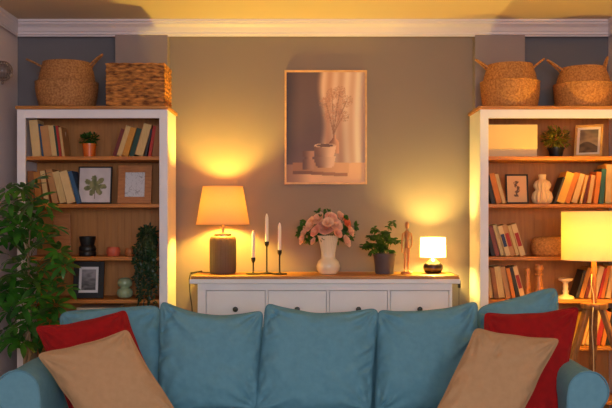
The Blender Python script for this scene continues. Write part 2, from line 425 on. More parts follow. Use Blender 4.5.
def frame(label, BL, BR, TL, fw, depth, fmat, matw, artfn, nu=50, nv=60, cat='picture frame', glabel=None, matcol=None):
    """BL, BR, TL: world corners of the frame's front"""
    BL, BR, TL = Vector(BL), Vector(BR), Vector(TL)
    ux, uy = (BR-BL), (TL-BL); W, H = ux.length, uy.length; ux.normalize(); uy.normalize(); n = ux.cross(uy)   # towards the viewer
    M = Matrix((( *[ux.x, uy.x, n.x], BL.x), (ux.y, uy.y, n.y, BL.y), (ux.z, uy.z, n.z, BL.z), (0, 0, 0, 1)))
    t = thing('picture_frame', label, cat, (BL+BR)/2)
    mb = MB()
    mb.box(0, fw, 0, H, -depth, 0, M); mb.box(W-fw, W, 0, H, -depth, 0, M)
    mb.box(fw, W-fw, 0, fw, -depth, 0, M); mb.box(fw, W-fw, H-fw, H, -depth, 0, M)
    mb.build('frame', fmat, t, smooth=False, bevel=.001)
    MB().box(fw, W-fw, fw, H-fw, -depth+.001, -depth*.55, M).build('mount', matcol or M_mat, t, smooth=False)
    m = fw+matw; zz = -depth*.55+.0015
    mb = print_grid(M @ Vector((m, m, zz)), ux*(W-2*m), uy*(H-2*m), nu, nv, artfn)
    mb.build('print', M_photo, t, smooth=False)
    return t

def poster(u, v):
    n = noise.noise(Vector((u*3, v*3, 1)))*.5
    c = mixc((96, 72, 68), (66, 48, 50), sm(.2, 0, u)+n*.4)
    c = mixc(c, (130, 96, 80), sm(.35, .1, v)*.6)
    cu = sm(.40, .50, u+.03*sin(v*9))
    fold = .5+.5*sin(u*42+sin(v*3)*1.5)
    cur = mixc((216, 162, 122), (255, 232, 196), fold*.6+sm(.55, 1, u)*.5)
    cur = mixc(cur, (150, 108, 86), sm(.9, 1, u)*.3+.35*sm(.85, .3, v)*(1-sm(.7, .85, u)))
    c = mixc(c, cur, cu*.92)
    # table
    if v < .16+.02*u: c = mixc((244, 190, 136), (130, 90, 70), sm(.35, .05, u)*.8+n*.3)
    # tray, seen from slightly above
    top_ = .185-.02*abs(u-.5); bot_ = .085-.02*sm(.1, .8, u)+.02
    if .08 < u < .80 and bot_ < v < top_: c = mixc((160, 110, 74), (236, 180, 124), sm(.12, .7, u)+n*.2)
    elif .08 < u < .78 and bot_-.03 < v <= bot_: c = mixc((112, 74, 52), (178, 120, 78), sm(.1, .7, u))
    # dried stems
    if v > .42 and u > .38:
        for (bu, bv, l) in ((.50, .72, 1), (.58, .8, 1), (.68, .82, 1), (.77, .74, 1), (.64, .66, 1), (.55, .6, 1), (.72, .6, 1)):
            tt = (v-.42)/(bv-.42) if bv > .42 else 2
            if 0 <= tt <= 1 and abs(u-(.60+(bu-.60)*tt**1.3)) < .006: c = mixc(c, (150, 104, 74), .75)
            d = sqrt(((u-bu)/.085)**2+((v-bv)/.06)**2)
            sp = noise.noise(Vector((u*55, v*75, bu*9)))
            if d < 1 and sp > .02+d*.2: c = mixc(c, (190, 132, 96), .75)
            elif d < .9 and sp < -.25: c = mixc(c, (150, 104, 80), .5)
    def vase(cx, z0, z1, rf, lightc, darkc):
        nonlocal c
        if z0 <= v <= z1:
            r = rf((v-z0)/(z1-z0))
            if abs(u-cx) < r: c = mixc(darkc, lightc, sm(-1, .8, (u-cx)/r))
    vase(.61, .26, .43, lambda s: .065*(1-.75*sm(.55, .9, s)), (230, 170, 124), (130, 82, 58))
    vase(.28, .115, .285, lambda s: .072 if s < .55 else (.05 if s < .68 else .072), (190, 140, 104), (100, 68, 54))
    vase(.49, .135, .24, lambda s: .11+.03*s-.02*(s < .1), (246, 204, 160), (120, 80, 60))
    vase(.49, .235, .335, lambda s: .10+.045*sqrt(s), (250, 208, 164), (120, 80, 60))
    e = ((u-.49)/.14)**2+((v-.335)/.018)**2
    if e < 1: c = (226, 182, 140) if e > .6 else (110, 78, 60)
    return c
D = 5.735
MATS['p'] = None
frame('large framed still life photograph of ceramics and curtain, hanging over the sideboard', at(284.5, 184.3, D-.02), at(367, 184.3, D-.02), at(284.5, 70, D-.02), .013, .02, M_goldwood, .0, poster, 120, 170, 'framed poster')

def botanic(u, v):
    c = mixc((214, 206, 206), (198, 190, 190), noise.noise(Vector((u*4, v*4, 0)))+.3)
    cx, cy = .5, .48; du, dv = (u-cx), (v-cy)*1.25
    r = sqrt(du*du+dv*dv); a = math.atan2(dv, du)
    k = abs(cos(a*3.5+.4))**.7
    if r < .14+.24*k+.03*noise.noise(Vector((u*20, v*20, 3))):
        c = mixc((96, 104, 60), (150, 146, 96), noise.noise(Vector((u*9, v*9, 7)))+.5)
    if abs(u-.5-(v-.3)*.05) < .012 and v < .5 and v > .1: c = (104, 100, 66)
    return c
def sketch(u, v):
    c = (206, 208, 212)
    n = abs(noise.noise(Vector((u*3.5, v*5, 5))))
    if n < .025 or abs(noise.noise(Vector((u*6+3, v*7, 2)))) < .02: c = (158, 160, 166)
    return c
def photo_grey(u, v):
    n = noise.noise(Vector((u*3, v*9, 2)))
    c = mixc((70, 66, 70), (150, 146, 150), v*1.1+n*.5)
    if v < .35: c = mixc((120, 116, 118), (60, 58, 60), .5+n)
    return c
def photo_hill(u, v):
    n = noise.noise(Vector((u*3, v*6, 4)))
    h = .35+.12*sin(u*4)
    c = mixc((176, 150, 110), (110, 96, 80), (v-h)*1.6+n*.6) if v > h else mixc((86, 70, 52), (130, 104, 74), .5+n)
    return c
def bird(u, v):
    c = (206, 164, 118)
    du, dv = u-.5, v-.5
    if .22 < v < .8:
        cx = .5+.06*sin(v*16); w = .05+.07*abs(sin(v*19))
        if abs(u-cx) < w and noise.noise(Vector((u*14, v*14, 1))) > -.25: c = (92, 66, 48)
    return c

def shelf_frame(label, x0, x1, ytop, shelf, D, lean, fw, depth, fm, mw, fn, yaw=0, roll=0, nu=44, nv=54, mc=None):
    s = F/D; X0 = (x0-CX)/s; X1 = (x1-CX)/s; z = SH[shelf]+.0015; H = (CZ-(ytop-HY)/s)-z
    W = X1-X0
    R = Matrix.Translation((X0, D, z)) @ Matrix.Rotation(radians(yaw), 4, 'Z') @ Matrix.Rotation(radians(roll), 4, 'Y') @ Matrix.Rotation(radians(-lean), 4, 'X')
    dz = depth*sin(radians(lean))
    BL = R @ Vector((0, 0, dz)); BR = R @ Vector((W, 0, dz)); TL = R @ Vector((0, 0, H+dz))
    return frame(label, BL, BR, TL, fw, depth, fm, mw, fn, nu, nv, matcol=mc)
shelf_frame('black framed print of a green leaf, second shelf of left bookcase', 77, 111, 166, 1, 5.40, 9, .008, .014, M_black, .0, botanic)
shelf_frame('wide wooden frame with pale line drawing, right of the black leaf print', 117.3, 151, 165, 1, 5.42, 9, .042, .018, M_framewood, .0, sketch)
shelf_frame('black frame with white mount and grey photo, fourth shelf of left bookcase', 72.5, 103, 261.5, 3, 5.38, 9, .033, .014, M_black, .016, photo_grey)
shelf_frame('small black framed drawing on beige paper, left of the ribbed cream vase', 506.3, 529, 174, 1, 5.40, 8, .009, .012, M_black, .0, bird)
shelf_frame('cream frame with dark landscape photo at end of top shelf, right bookcase', 573.5, 600.5, 124.5, 0, 5.46, 15, .012, .024, M_goldwood, .016, photo_hill, yaw=-30, mc=M_framewhite)
# small card leaning by the books
c0 = at(59.5, 150, 5.45)
t = thing('photo_card', 'small pale photo card with dark figure standing right of top left books', 'card', (c0.x, 5.45, SH[0]))
s = F/5.45
MB().box(c0.x, c0.x+6.2/s, 5.45, 5.453, SH[0]+.062, SH[0]+.155).build('card', M_palebox, t, smooth=False)
mb = print_grid((c0.x+.004, 5.4493, SH[0]+.068), (6.2/s-.008, 0, 0), (0, 0, .08), 16, 24, lambda u, v: (90, 50, 40) if ((u-.5)/.3)**2+((v-.45)/.35)**2 < 1 else (190, 160, 130))
mb.build('print', M_photo, t, smooth=False)
MB().box(c0.x+.012, c0.x+.024, 5.454, 5.458, SH[0]+.0005, SH[0]+.12).build('stand', M_darkleg, t, smooth=False)

# ------------------------------------------------------------------ baskets
def belly_basket(label, cxp, D, zb, rb, rm, zm, rn, zn, handles, m):
    cx = (cxp-CX)*D/F
    t = thing('belly_basket', label, 'basket', (cx, D, zb), 'woven belly baskets on the bookcases')
    def weave(th, z): return .016*sin(th*40+(pi if int(z/.009) % 2 else 0))+.004*sin(th*3+z*30)
    pr = [(rb*.2, .002), (rb*.92, .002)]
    K = 18
    for i in range(K+1):                                    # lower belly
        q = i/K; pr.append((rb+(rm-rb)*sin(q*pi/2)**.9, .004+zm*q))
    pr += [(rm*1.02, zm+.004), (rm*1.0, zm+.008), (rm*.93, zm+.006)]
    for i in range(K+1):
        q = i/K; pr.append((rm*.90+(rn-rm*.90)*(q**1.5), zm+.008+(zn-zm-.008)*q))
    pr += [(rn*1.02, zn+.006), (rn*.97, zn+.008), (rn*.94, zn-.004), (rm*.9, zm+.01), (rm*.93, zm-.01), (rb*.9, .02), (0, .012)]
    mb = MB().lathe((cx, D, zb), pr, 132, lambda th, z: weave(th, z) if z > .004 else 0)
    mb.build('body', m, t, angle=180)
    for sx, (dx, dz) in handles:
        x = cx+sx*rn*.93; z = zb+zn
        pts = []
        for i in range(13):
            q = i/12; a = q*pi
            pts.append((x+sx*dx*sin(a)*1.0, D-.035+.07*q, z-.03+(dz+.03)*sin(a)**.8))
        MB().tube(pts, .0062, 8).build('handle', m, t)
    return t
ZT = 1.977
def bb(label, x0, x1, xn0, xn1, ym, yn, D, m, handles, rbf=.86):
    s = F/D; cxp = (x0+x1)/2
    belly_basket(label, cxp, D, ZT+.0005, (x1-x0)/2/s*rbf, (x1-x0)/2/s, CZ-(ym-HY)/s-ZT, (xn1-xn0)/2/s, CZ-(yn-HY)/s-ZT-.008, handles, m)
bb('brown woven belly basket with two handles on top of the left bookcase', 36.5, 97.5, 42.5, 89, 84, 63, 5.47, M_basketd, ((-1, (.115, .03)), (1, (.085, .06))))
bb('golden woven belly basket on the inner end of the right bookcase top', 481, 539, 489, 532.5, 83.5, 65, 5.47, M_basket, ((-1, (.085, .04)), (1, (.085, .045))), .9)
bb('golden woven belly basket at the outer end of the right bookcase top', 554.5, 612, 562, 604, 86, 68, 5.47, M_basket, ((-1, (.10, .055)), (1, (.03, .075))), .92)
# rectangular braided box
t = thing('storage_basket', 'rectangular braided storage basket on top of the left bookcase, right of the belly basket', 'basket', ((135-CX)*5.33/F, 5.47, ZT))
x0, x1 = (106-CX)*5.325/F, (164.3-CX)*5.325/F; y0, y1, z0, z1 = 5.325, 5.60, ZT+.002, ZT+.252
rows = 10
def braid(a, b, L_):
    z = b*rows; r = z-math.floor(z)
    ph = math.floor(z)*1.7
    tw = abs(sin(a*L_/.045*pi+ph+(r-.5)*1.2))
    return .009*abs(sin(r*pi))**.6*(.55+.45*tw)
mb = MB()
W, H, Dp = x1-x0, z1-z0, y1-y0
mb.grid(lambda a, b: (x0+W*a, y0-braid(a, b, W)+.005, z0+H*b), 110, 100)
mb.grid(lambda a, b: (x1+braid(a, b, Dp)-.005, y0+Dp*a, z0+H*b), 80, 100)
mb.grid(lambda a, b: (x0-braid(a, b, Dp)+.005, y1-Dp*a, z0+H*b), 60, 100)
mb.grid(lambda a, b: (x1-W*a, y1+braid(a, b, W)-.005, z0+H*b), 60, 100)
for X0_, X1_, Y0_, Y1_ in ((x0, x1, y0, y0+.012), (x0, x1, y1-.012, y1), (x0, x0+.012, y0, y1), (x1-.012, x1, y0, y1)):
    mb.box(X0_+.006, X1_-.006, Y0_+.006, Y1_-.006, z0, z1)
mb.box(x0+.006, x1-.006, y0+.006, y1-.006, z0-.001, z0+.01)
mb.build('body', M_rope, t, angle=180)
mb = MB()
for i in range(2):
    pts = []
    loop = [(x0, y0), (x1, y0), (x1, y1), (x0, y1), (x0, y0)]
    for (a, b) in zip(loop[:-1], loop[1:]):
        for q in range(16):
            f = q/16; ph = (len(pts))*.9+i*pi
            pts.append((a[0]+(b[0]-a[0])*f, a[1]+(b[1]-a[1])*f+.004*cos(ph), z1+.002+.004*sin(ph)))
    mb.tube(pts+[pts[0]], .005, 6)
mb.build('rim', M_rope, t)

# ------------------------------------------------------------------ small things on shelves
def lathe_thing(name, label, cat, xp, D, z, prof, m, seg=36, rib=None, group=None):
    c = ((xp-CX)*D/F, D, z+.0005)
    o = MB().lathe(c, prof, seg, rib).build(name, m, None, origin=c, angle=50)
    return tag(o, label, cat, group)
u = 5.42/F                                               # metres per pixel at the shelves
def bushy(t, c, rx, ry, rz, n, ln, w, m, name='foliage', seed=1, flat=.3):
    random.seed(seed); mb = MB(); c = Vector(c)
    for i in range(n):
        d = Vector((random.gauss(0, 1), random.gauss(0, 1), random.gauss(0, 1))).normalized()
        r = random.random()**.45
        p = c+Vector((d.x*rx*r, d.y*ry*r, d.z*rz*r))
        dd = (d+Vector((random.uniform(-.7, .7), random.uniform(-.7, .7), random.uniform(-.2, .7)))).normalized()
        mb.leaf(p, dd, (random.uniform(-.5, .5), random.uniform(-.8, .1), 1), ln*random.uniform(.7, 1.2), w*random.uniform(.7, 1.2))
    return mb.build(name, m, t, smooth=True)
def pot_prof(rb, rt, h, th=.004, lip=0):
    return [(rb*.2, 0), (rb, 0), (rb+(rt-rb)*.5, h*.5), (rt, h-lip), (rt+(.003 if lip else 0), h-lip), (rt+(.003 if lip else 0), h), (rt-th, h), (rt-th*1.5, h*.86), (0, h*.84)]
def potted(label, xp, D, z, rb, rt, h, m, cat='potted plant', name='potted_plant'):
    c = ((xp-CX)*D/F, D, z+.0005)
    t = thing(name, label, cat, c)
    MB().lathe(c, pot_prof(rb, rt, h, lip=h*.12), 36).build('pot', m, t)
    MB().lathe((c[0], c[1], c[2]+h*.845), [(rt*.9, 0), (0, .003)], 24).build('soil', M_soil, t)
    return t, Vector(c)
t, c = potted('tiny round green plant in an orange pot, top shelf of left bookcase', 89.5, 5.42, SH[0], 5.6*u, 6.8*u, 13.5*u, M_orange)
bushy(t, c+Vector((0, 0, 18*u)), 9*u, 7*u, 6.5*u, 190, .022, .014, M_leafm, seed=4)
t, c = potted('bushy olive green plant in dark pot beside the cream box, right bookcase', 556, 5.42, SH[0], 6*u, 8*u, 9.5*u, M_blackglaze)
bushy(t, c+Vector((0, 0, 19*u)), 15*u, 12*u, 11*u, 400, .026, .013, M_leafy, seed=5)
# black stacked vase
lathe_thing('ribbed_vase', 'matt black stacked vase on third shelf of left bookcase', 'vase', 87.5, 5.42, SH[2],
    [(.02, 0), (8*u, 0), (8.6*u, 1.5*u), (8.6*u, 4*u), (8*u, 5*u), (8.6*u, 6.2*u), (8.4*u, 9*u), (6.6*u, 11*u), (7*u, 13*u), (8*u, 17*u), (8.2*u, 19.4*u), (7.4*u, 19.8*u), (6*u, 14*u), (0, 10*u)], M_blackglaze)
lathe_thing('bowl', 'small coral red bowl right of the black stacked vase', 'bowl', 113.5, 5.42, SH[2],
    [(.01, 0), (5.5*u, 0), (6.8*u, 2.5*u), (6.8*u, 6*u), (5.8*u, 8.8*u), (4.8*u, 9*u), (5.4*u, 6*u), (0, 3*u)], M_coral)
lathe_thing('bowl', 'small tan bowl between the coral bowl and trailing plant', 'bowl', 129.8, 5.42, SH[2],
    [(.01, 0), (3.6*u, 0), (5*u, 3*u), (4.8*u, 6*u), (3.8*u, 8*u), (3.2*u, 8*u), (4*u, 5*u), (0, 3*u)], M_tan)
lathe_thing('bubble_vase', 'glossy sage green vase of two stacked bubbles, left bookcase', 'vase', 125, 5.42, SH[3],
    [(4*u, 0), (7*u, 1.4*u), (8.4*u, 5*u), (7.4*u, 8.6*u), (4.6*u, 10.3*u), (4.6*u, 10.8*u), (7*u, 12.5*u), (7.7*u, 15.5*u), (6.6*u, 18.8*u), (3.6*u, 20.4*u), (2.8*u, 20.4*u), (3*u, 18*u), (0, 16*u)], M_sage)
# brown board leaning on third shelf
s_ = F/5.50
M = Matrix.Translation(((55-CX)/s_, 5.47, SH[2]+.0015)) @ Matrix.Rotation(radians(-4), 4, 'Y') @ Matrix.Rotation(radians(-10), 4, 'X')
mb = MB().box(0, 17.5/s_, 0, .014, .004, 42/s_, M)
tag(mb.build('wooden_board', M_framewood, None, origin=M.translation, smooth=False, bevel=.006), 'brown wooden board leaning behind the big plant, third shelf of left bookcase', 'board')
# trailing plant
t, c = potted('dark trailing vine hanging from a black pot, right end of left bookcase shelf', 149, 5.395, SH[2], 7*u, 8.6*u, 15*u, M_blackglaze, name='trailing_plant')
random.seed(11); mb = MB(); ms = MB()
for i in range(26):
    a = random.uniform(-.15, pi+.15) if i < 21 else random.uniform(pi, 2*pi)
    x = c.x+9*u*cos(a)*.8; y = c.y-.045*abs(sin(a))-.005
    top = c.z+15*u
    ex = c.x+random.uniform(-10.5, 10)*u; ey = random.uniform(5.262, 5.286)
    L_ = random.uniform(15, 62)*u if i > 3 else random.uniform(56, 64)*u
    pts = [Vector((c.x+5*u*cos(a), c.y-.02, top-.01)), Vector((x, y, top+random.uniform(4, 16)*u)), Vector(((x+ex)/2, (y+ey)/2-.01, top+.0)), Vector((ex, ey, top-.03))]
    for q in range(1, 7): pts.append(Vector((ex+.007*sin(q*1.7+i)+q*.0008, ey, top-.03-L_*q/6)))
    ms.tube(pts, .0011, 5)
    for p, q in zip(pts[:-1], pts[1:]):
        for j in range(5):
            r = p.lerp(q, j/5+random.uniform(0, .15))
            d = Vector((random.uniform(-1, 1), random.uniform(-.5, .15), random.uniform(-.9, .4)))
            if r.x+d.x*.02 > -.872: d.x = -abs(d.x)
            mb.leaf(r, d, (0, -.8, .6), random.uniform(.015, .025), random.uniform(.009, .014))
for i in range(240):
    d = Vector((random.gauss(0, 1), random.gauss(0, .7), random.gauss(0, 1))).normalized()
    r = random.random()**.5
    mb.leaf(Vector((c.x+.002+d.x*9.5*u*r, 5.36+d.y*.045*r, c.z+18*u+d.z*13*u*r)), (d.x, d.y-.2, d.z*.8), (0, -.8, .6), .021, .012)
mb.build('foliage', M_leafd, t); ms.build('stem', M_stem, t)
# pale box behind sofa
a, b = at(76.5, 307.6, 5.36), at(117.5, 307.6, 5.36)
t = thing('storage_box', 'pale lidded box on low shelf of left bookcase, just above the sofa back', 'box', ((a.x+b.x)/2, 5.43, SH[4]))
MB().box(a.x+.003, b.x-.003, 5.362, 5.56, SH[4]+.0005, a.z-.035).build('body', M_creambox, t, smooth=False, bevel=.002)
MB().box(a.x, b.x, 5.358, 5.564, a.z-.034, a.z).build('lid', M_palebox, t, smooth=False, bevel=.002)
# cream box top right
a, b = at(487.8, 124.4, 5.36), at(537.5, 124.4, 5.36)
t = thing('storage_box', 'large cream lidded box on the top shelf of the right bookcase', 'box', ((a.x+b.x)/2, 5.43, SH[0]))
MB().box(a.x+.003, b.x-.002, 5.362, 5.58, SH[0]+.0005, SH[0]+.047).build('body', mat('cream_box_base', (214, 190, 150), .7), t, smooth=False, bevel=.002)
MB().box(a.x, b.x, 5.359, 5.583, SH[0]+.0475, a.z).build('lid', M_creambox, t, smooth=False, bevel=.003)
# ribbed bubble vase
lathe_thing('ribbed_vase', 'cream ribbed vase of two bubbles beside small black frame, right bookcase', 'vase', 542.2, 5.42, SH[1],
    [(6*u, 0), (8.8*u, 2*u), (9.9*u, 6.5*u), (8.8*u, 11*u), (6.4*u, 13.6*u), (6.4*u, 14.4*u), (8*u, 17*u), (8.2*u, 19.5*u), (6.6*u, 22.6*u), (3.8*u, 24.2*u), (3.4*u, 25.5*u), (3.9*u, 29.5*u), (3.2*u, 29.6*u), (2.6*u, 25*u), (0, 20*u)],
    M_ribvase, 144, lambda th, z: .08*sin(th*13) if z < 24*u else 0)
# round woven lattice basket
c = ((556-CX)*u, 5.45, SH[2]+.0005)
def lat(th, z): return .022*max(0, sin(th*26+z*260))*max(0, sin(th*26-z*260))
pr = [(.02, 0), (20*u, 0), (22*u, 2*u)]+[(u*(22+1.2*sin(pi*i/20)), u*(2+14*i/20)) for i in range(1, 21)]+[(20.5*u, 18.6*u), (12*u, 19.4*u), (0, 19.8*u)]
o = MB().lathe(c, pr, 160, lat, sy=.72).build('round_basket', M_basket, None, origin=c, angle=180)
tag(o, 'low round lattice woven basket partly behind the floor lamp shade', 'basket')
# candlesticks
def cstick(label, xp, D, h, prof, m, name='candlestick'):
    return lathe_thing(name, label, 'candlestick', xp, D, SH[3], prof, m, 30)
cstick('shorter slim turned wooden candlestick, left one beside the leaning books', 527.6, 5.40, 30, [(.008, 0), (4*u, 0), (4*u, 3*u), (2.4*u, 5*u), (2.2*u, 9*u), (2.9*u, 10*u), (2.9*u, 12*u), (2.3*u, 13*u), (2.8*u, 14.5*u), (2.1*u, 17*u), (2.5*u, 23*u), (2.9*u, 28*u), (2.2*u, 30*u), (0, 29*u)], M_turned)
cstick('taller thick turned wooden candlestick, right of the slim one', 539, 5.40, 33, [(.008, 0), (5*u, 0), (5*u, 2*u), (4.6*u, 6*u), (3.6*u, 15*u), (2.9*u, 22*u), (4*u, 23*u), (4*u, 24.5*u), (3*u, 25.5*u), (3*u, 27*u), (4.2*u, 28.5*u), (4.2*u, 30.5*u), (3.2*u, 32*u), (3.6*u, 33.4*u), (0, 33*u)], M_turned)
cstick('short ivory candle stand with wide dish top and base, near floor lamp', 565.5, 5.38, 21, [(.01, 0), (8.4*u, 0), (8.6*u, 1.2*u), (7.6*u, 2.6*u), (3.2*u, 4*u), (2.4*u, 5.5*u), (3.2*u, 7.5*u), (2.2*u, 9.5*u), (2.7*u, 12*u), (2.2*u, 15*u), (3*u, 16.5*u), (6.6*u, 18*u), (7.2*u, 20.2*u), (6.6*u, 20.4*u), (0, 19.4*u)], M_stand, 'candle_stand')

# ------------------------------------------------------------------ table lamps
def shade(t, c, r0, r1, h, m, name='lamp_shade', z0=0):
    mb = MB()
    th = .0015
    mb.lathe((c[0], c[1], c[2]+z0), [(r0+(r1-r0)*i/6, h*i/6) for i in range(7)], 96)
    mb.f = [f for f in mb.f if len(f) == 4]
    o = mb.build(name, m, t, angle=50)
    return o
def rimrings(t, parent, c, r0, r1, h, z0, m):
    mb = MB()
    for r, z in ((r0+.0005, z0), (r1+.0005, z0+h)):
        mb.tube([(c[0]+r*cos(a*pi/32), c[1]+r*sin(a*pi/32), c[2]+z) for a in range(65)], .002, 6, cap=False)
    mb.build('rim', m, parent)
def bulb_light(loc, W, col, r=.03):
    ld = bpy.data.lights.new('bulb_light', 'POINT'); ld.energy = W; ld.color = col; ld.shadow_soft_size = r
    lo = bpy.data.objects.new('bulb_light', ld); lo.location = loc; C.objects.link(lo)
    return lo
ST = SZ+.0008
DD = 5.53; v = DD/F
c = Vector(((222.9-CX)*v, DD, ST))
t = thing('table_lamp', 'tall table lamp with tan linen shade and fluted grey cylinder base', 'table lamp', c)
MB().lathe(c, [(.03, 0), (12.2*v, 0), (13*v, 1.4*v), (13.2*v, 6*v), (13.2*v, 33*v), (12.6*v, 36*v), (11*v, 37.6*v), (3*v, 38*v), (0, 38*v)], 192,
           lambda th, z: .012*sin(th*32) if z > .01 else 0).build('base', M_lampgrey, t, angle=60)
MB().lathe(c+Vector((0, 0, 38*v)), [(8.5*v, 0), (8.5*v, 1.6*v), (3*v, 2*v), (1.2*v, 3*v), (1.2*v, 13*v), (2.4*v, 13.5*v), (2.4*v, 20*v), (0, 20*v)], 24).build('neck', M_brass, t)
zb = CZ-(224.5-HY)*v-ST; zt = CZ-(186.5-HY)*v-ST
sh = shade(t, c, 26.6*v, 20*v, zt-zb, M_shade, z0=zb)
rimrings(t, sh, c, 26.6*v, 20*v, zt-zb, zb, M_shade)
mb = MB()
for k_ in range(3):
    a = k_*2*pi/3+.3; mb.tube([c+Vector((0, 0, 50*v)), c+Vector((26.2*v*cos(a), 26.2*v*sin(a), zb+.004))], .0015, 6)
mb.build('shade_ring', M_brass, t)
MB().tube([c+Vector((-.07, .03, .004)), c+Vector((-.12, .05, .004)), c+Vector((-.17, .02, .007)), c+Vector((-.183, -.02, .005)), c+Vector((-.196, -.05, -.002)), c+Vector((-.202, -.05, -.03)), c+Vector((-.196, -.06, -.12)), c+Vector((-.186, -.05, -.2)), c+Vector((-.188, 0, -.3)), c+Vector((-.22, .1, -.6))], .0032, 8).build('cord', M_black, t)
mb = MB().tube([c+Vector((-.195, -.045, .0055)), c+Vector((-.135, .035, .012))], .0055, 8); mb.build('cord_switch', M_black, t)
LAMP1 = c+Vector((0, 0, zb+(zt-zb)*.5))
mb = MB().lathe(LAMP1-Vector((0, 0, .05)), [(.012, 0), (.014, .02), (.026, .045), (.028, .06), (.02, .08), (0, .088)], 20)

# small lamp
c2 = Vector(((433.5-CX)*v, DD+.02, ST)); v2 = (DD+.02)/F; cs = c2
t2 = thing('table_lamp', 'small glowing table lamp with white drum shade and round dark base', 'table lamp', cs)
MB().lathe(cs, [(.01, 0), (6*v2, 0), (8.6*v2, 1.6*v2), (10*v2, 5*v2), (9.6*v2, 8.6*v2), (7.4*v2, 10.8*v2)], 40).build('base', M_lampdark, t2)
MB().lathe(cs, [(7*v2, 10*v2), (6.0*v2, 11.6*v2), (4*v2, 13*v2), (2*v2, 15*v2), (1.6*v2, 20*v2), (0, 20*v2)], 32).build('neck', M_glassy, t2)
zb2 = CZ-(257-HY)*v2-ST; zt2 = CZ-(237.6-HY)*v2-ST
sh = shade(t2, cs, 12.6*v2, 12.4*v2, zt2-zb2, M_shadew, z0=zb2)
rimrings(t2, sh, cs, 12.6*v2, 12.4*v2, zt2-zb2, zb2, M_shadew)
mb = MB()
for k_ in range(3):
    a = k_*2*pi/3+.3; mb.tube([cs+Vector((0, 0, 18*v2)), cs+Vector((12.3*v2*cos(a), 12.3*v2*sin(a), zb2+.004))], .001, 6)
mb.build('shade_ring', M_brass, t2)
xe = .925
MB().tube([cs+Vector((.05, .02, .004)), cs+Vector((.12, .04, .004)), Vector((.90, 5.42, ST+.004)), Vector((xe, 5.40, ST-.004)), Vector((xe+.002, 5.39, ST-.05)), Vector((xe+.001, 5.39, ST-.2)), Vector((xe+.003, 5.40, ST-.5))], .0018, 6).build('cord', M_black, t2)
MB().box(xe-.006, xe+.011, 5.382, 5.398, ST-.078, ST-.028).build('cord_switch', M_black, t2, smooth=False, bevel=.004)
LAMP2 = cs+Vector((0, 0, zb2+(zt2-zb2)*.4))

# ------------------------------------------------------------------ candles
for i, (xp, ydish, yh, yc, lab, sid) in enumerate((
        (253.3, 272.3, 257.5, 230, 'shortest', 'left'), (266.8, 271.5, 241.5, 213, 'tallest', 'middle'), (279.6, 272.5, 250, 222, 'middle height', 'right'))):
    D_ = 5.46+(.05 if i == 1 else 0); w = D_/F
    c = Vector(((xp-CX)*w, D_, ST)); hh = CZ-(yh-HY)*w-ST; hc = CZ-(yc-HY)*w-ST
    h = MB().lathe(c, [(.01, 0), (7.4*w, 0), (7.6*w, .4*w), (7.4*w, 1.0*w), (1.3*w, 1.6*w), (.75*w, 2.6*w), (.75*w, hh-5.6*w), (1.4*w, hh-4.4*w), (2.1*w, hh-3*w), (2.2*w, hh), (1.8*w, hh), (1.5*w, hh-2*w), (0, hh-2*w)], 28)
    tag(h.build('candle_holder', M_black, None, origin=c), f'{lab} black metal candle holder on sideboard, {sid} of the three', 'candle holder', 'black candle holders')
    cc = c+Vector((0, 0, hh-1.6*w)); H_ = hc-hh+1.6*w
    tc_ = thing('taper_candle', f'unlit white taper candle in the {lab} black holder', 'candle', cc, 'white taper candles')
    MB().lathe(cc, [(1.25*w, 0), (1.75*w, 2*w), (1.7*w, H_-5*w), (1.2*w, H_-2.5*w), (.4*w, H_-.6*w), (0, H_-.5*w)], 20).build('wax', M_candle, tc_)
    MB().tube([cc+Vector((0, 0, H_-1*w)), cc+Vector((.0006, 0, H_+.6*w))], .0008, 5).build('wick', M_wick, tc_)

# ------------------------------------------------------------------ vase and bouquet
D_ = 5.50; w = D_/F; c = Vector(((328.3-CX)*w, D_, ST))
prof = [(.01, 0), (8.5*w, 0), (9*w, .8*w), (11.4*w, 4*w), (12*w, 8*w), (10.6*w, 12.4*w), (7.4*w, 15.6*w), (6.7*w, 17.5*w), (7*w, 22*w), (8.2*w, 29*w), (9.6*w, 35*w), (10.9*w, 38.4*w), (10.2*w, 38.4*w), (8.6*w, 34*w), (6*w, 20*w), (0, 16*w)]
tag(MB().lathe(c, prof, 168, lambda th, z: .06*(abs(sin(th*14))-.5) if z > 16.5*w else 0).build('vase', M_vase, None, origin=c, angle=60),
    'cream ceramic vase with fluted neck and round base, holding pink flowers', 'vase')
bq = thing('flower_bouquet', 'bouquet of pink and peach roses with green leaves in the cream vase', 'flowers', c+Vector((0, 0, 36*w)))
def rose(cen, r, m, seed):
    random.seed(seed); mb = MB(); cen = Vector(cen)
    ax = Vector((cen.x-c.x, -.06, .05)).normalized()
    a = ax.cross(Vector((0, 0, 1))).normalized(); b = ax.cross(a)
    for ring, (n, rr, op) in enumerate(((3, .30, .15), (4, .50, .35), (5, .74, .62), (6, .96, .95))):
        for k_ in range(n):
            th0 = 2*pi*k_/n+ring*.6+random.uniform(-.2, .2); wd = 2*pi/n*.72
            def f(s, q, th0=th0, wd=wd, rr=rr, op=op, ring=ring):
                th = th0+(s-.5)*2*wd*(1-.25*q*q)
                rad = r*rr*(.25+.75*sin(q*pi/2)**.8)*(1+op*.25*q*q)
                up = r*((.95-.45*op)*q-.55*op*max(0, q-.6)**1.5)+r*.05*sin(th*5+ring)
                return cen+(a*cos(th)+b*sin(th))*rad+ax*(up-r*.35)
            mb.grid(f, 6, 5)
    return mb.build('bloom', m, bq, angle=80)
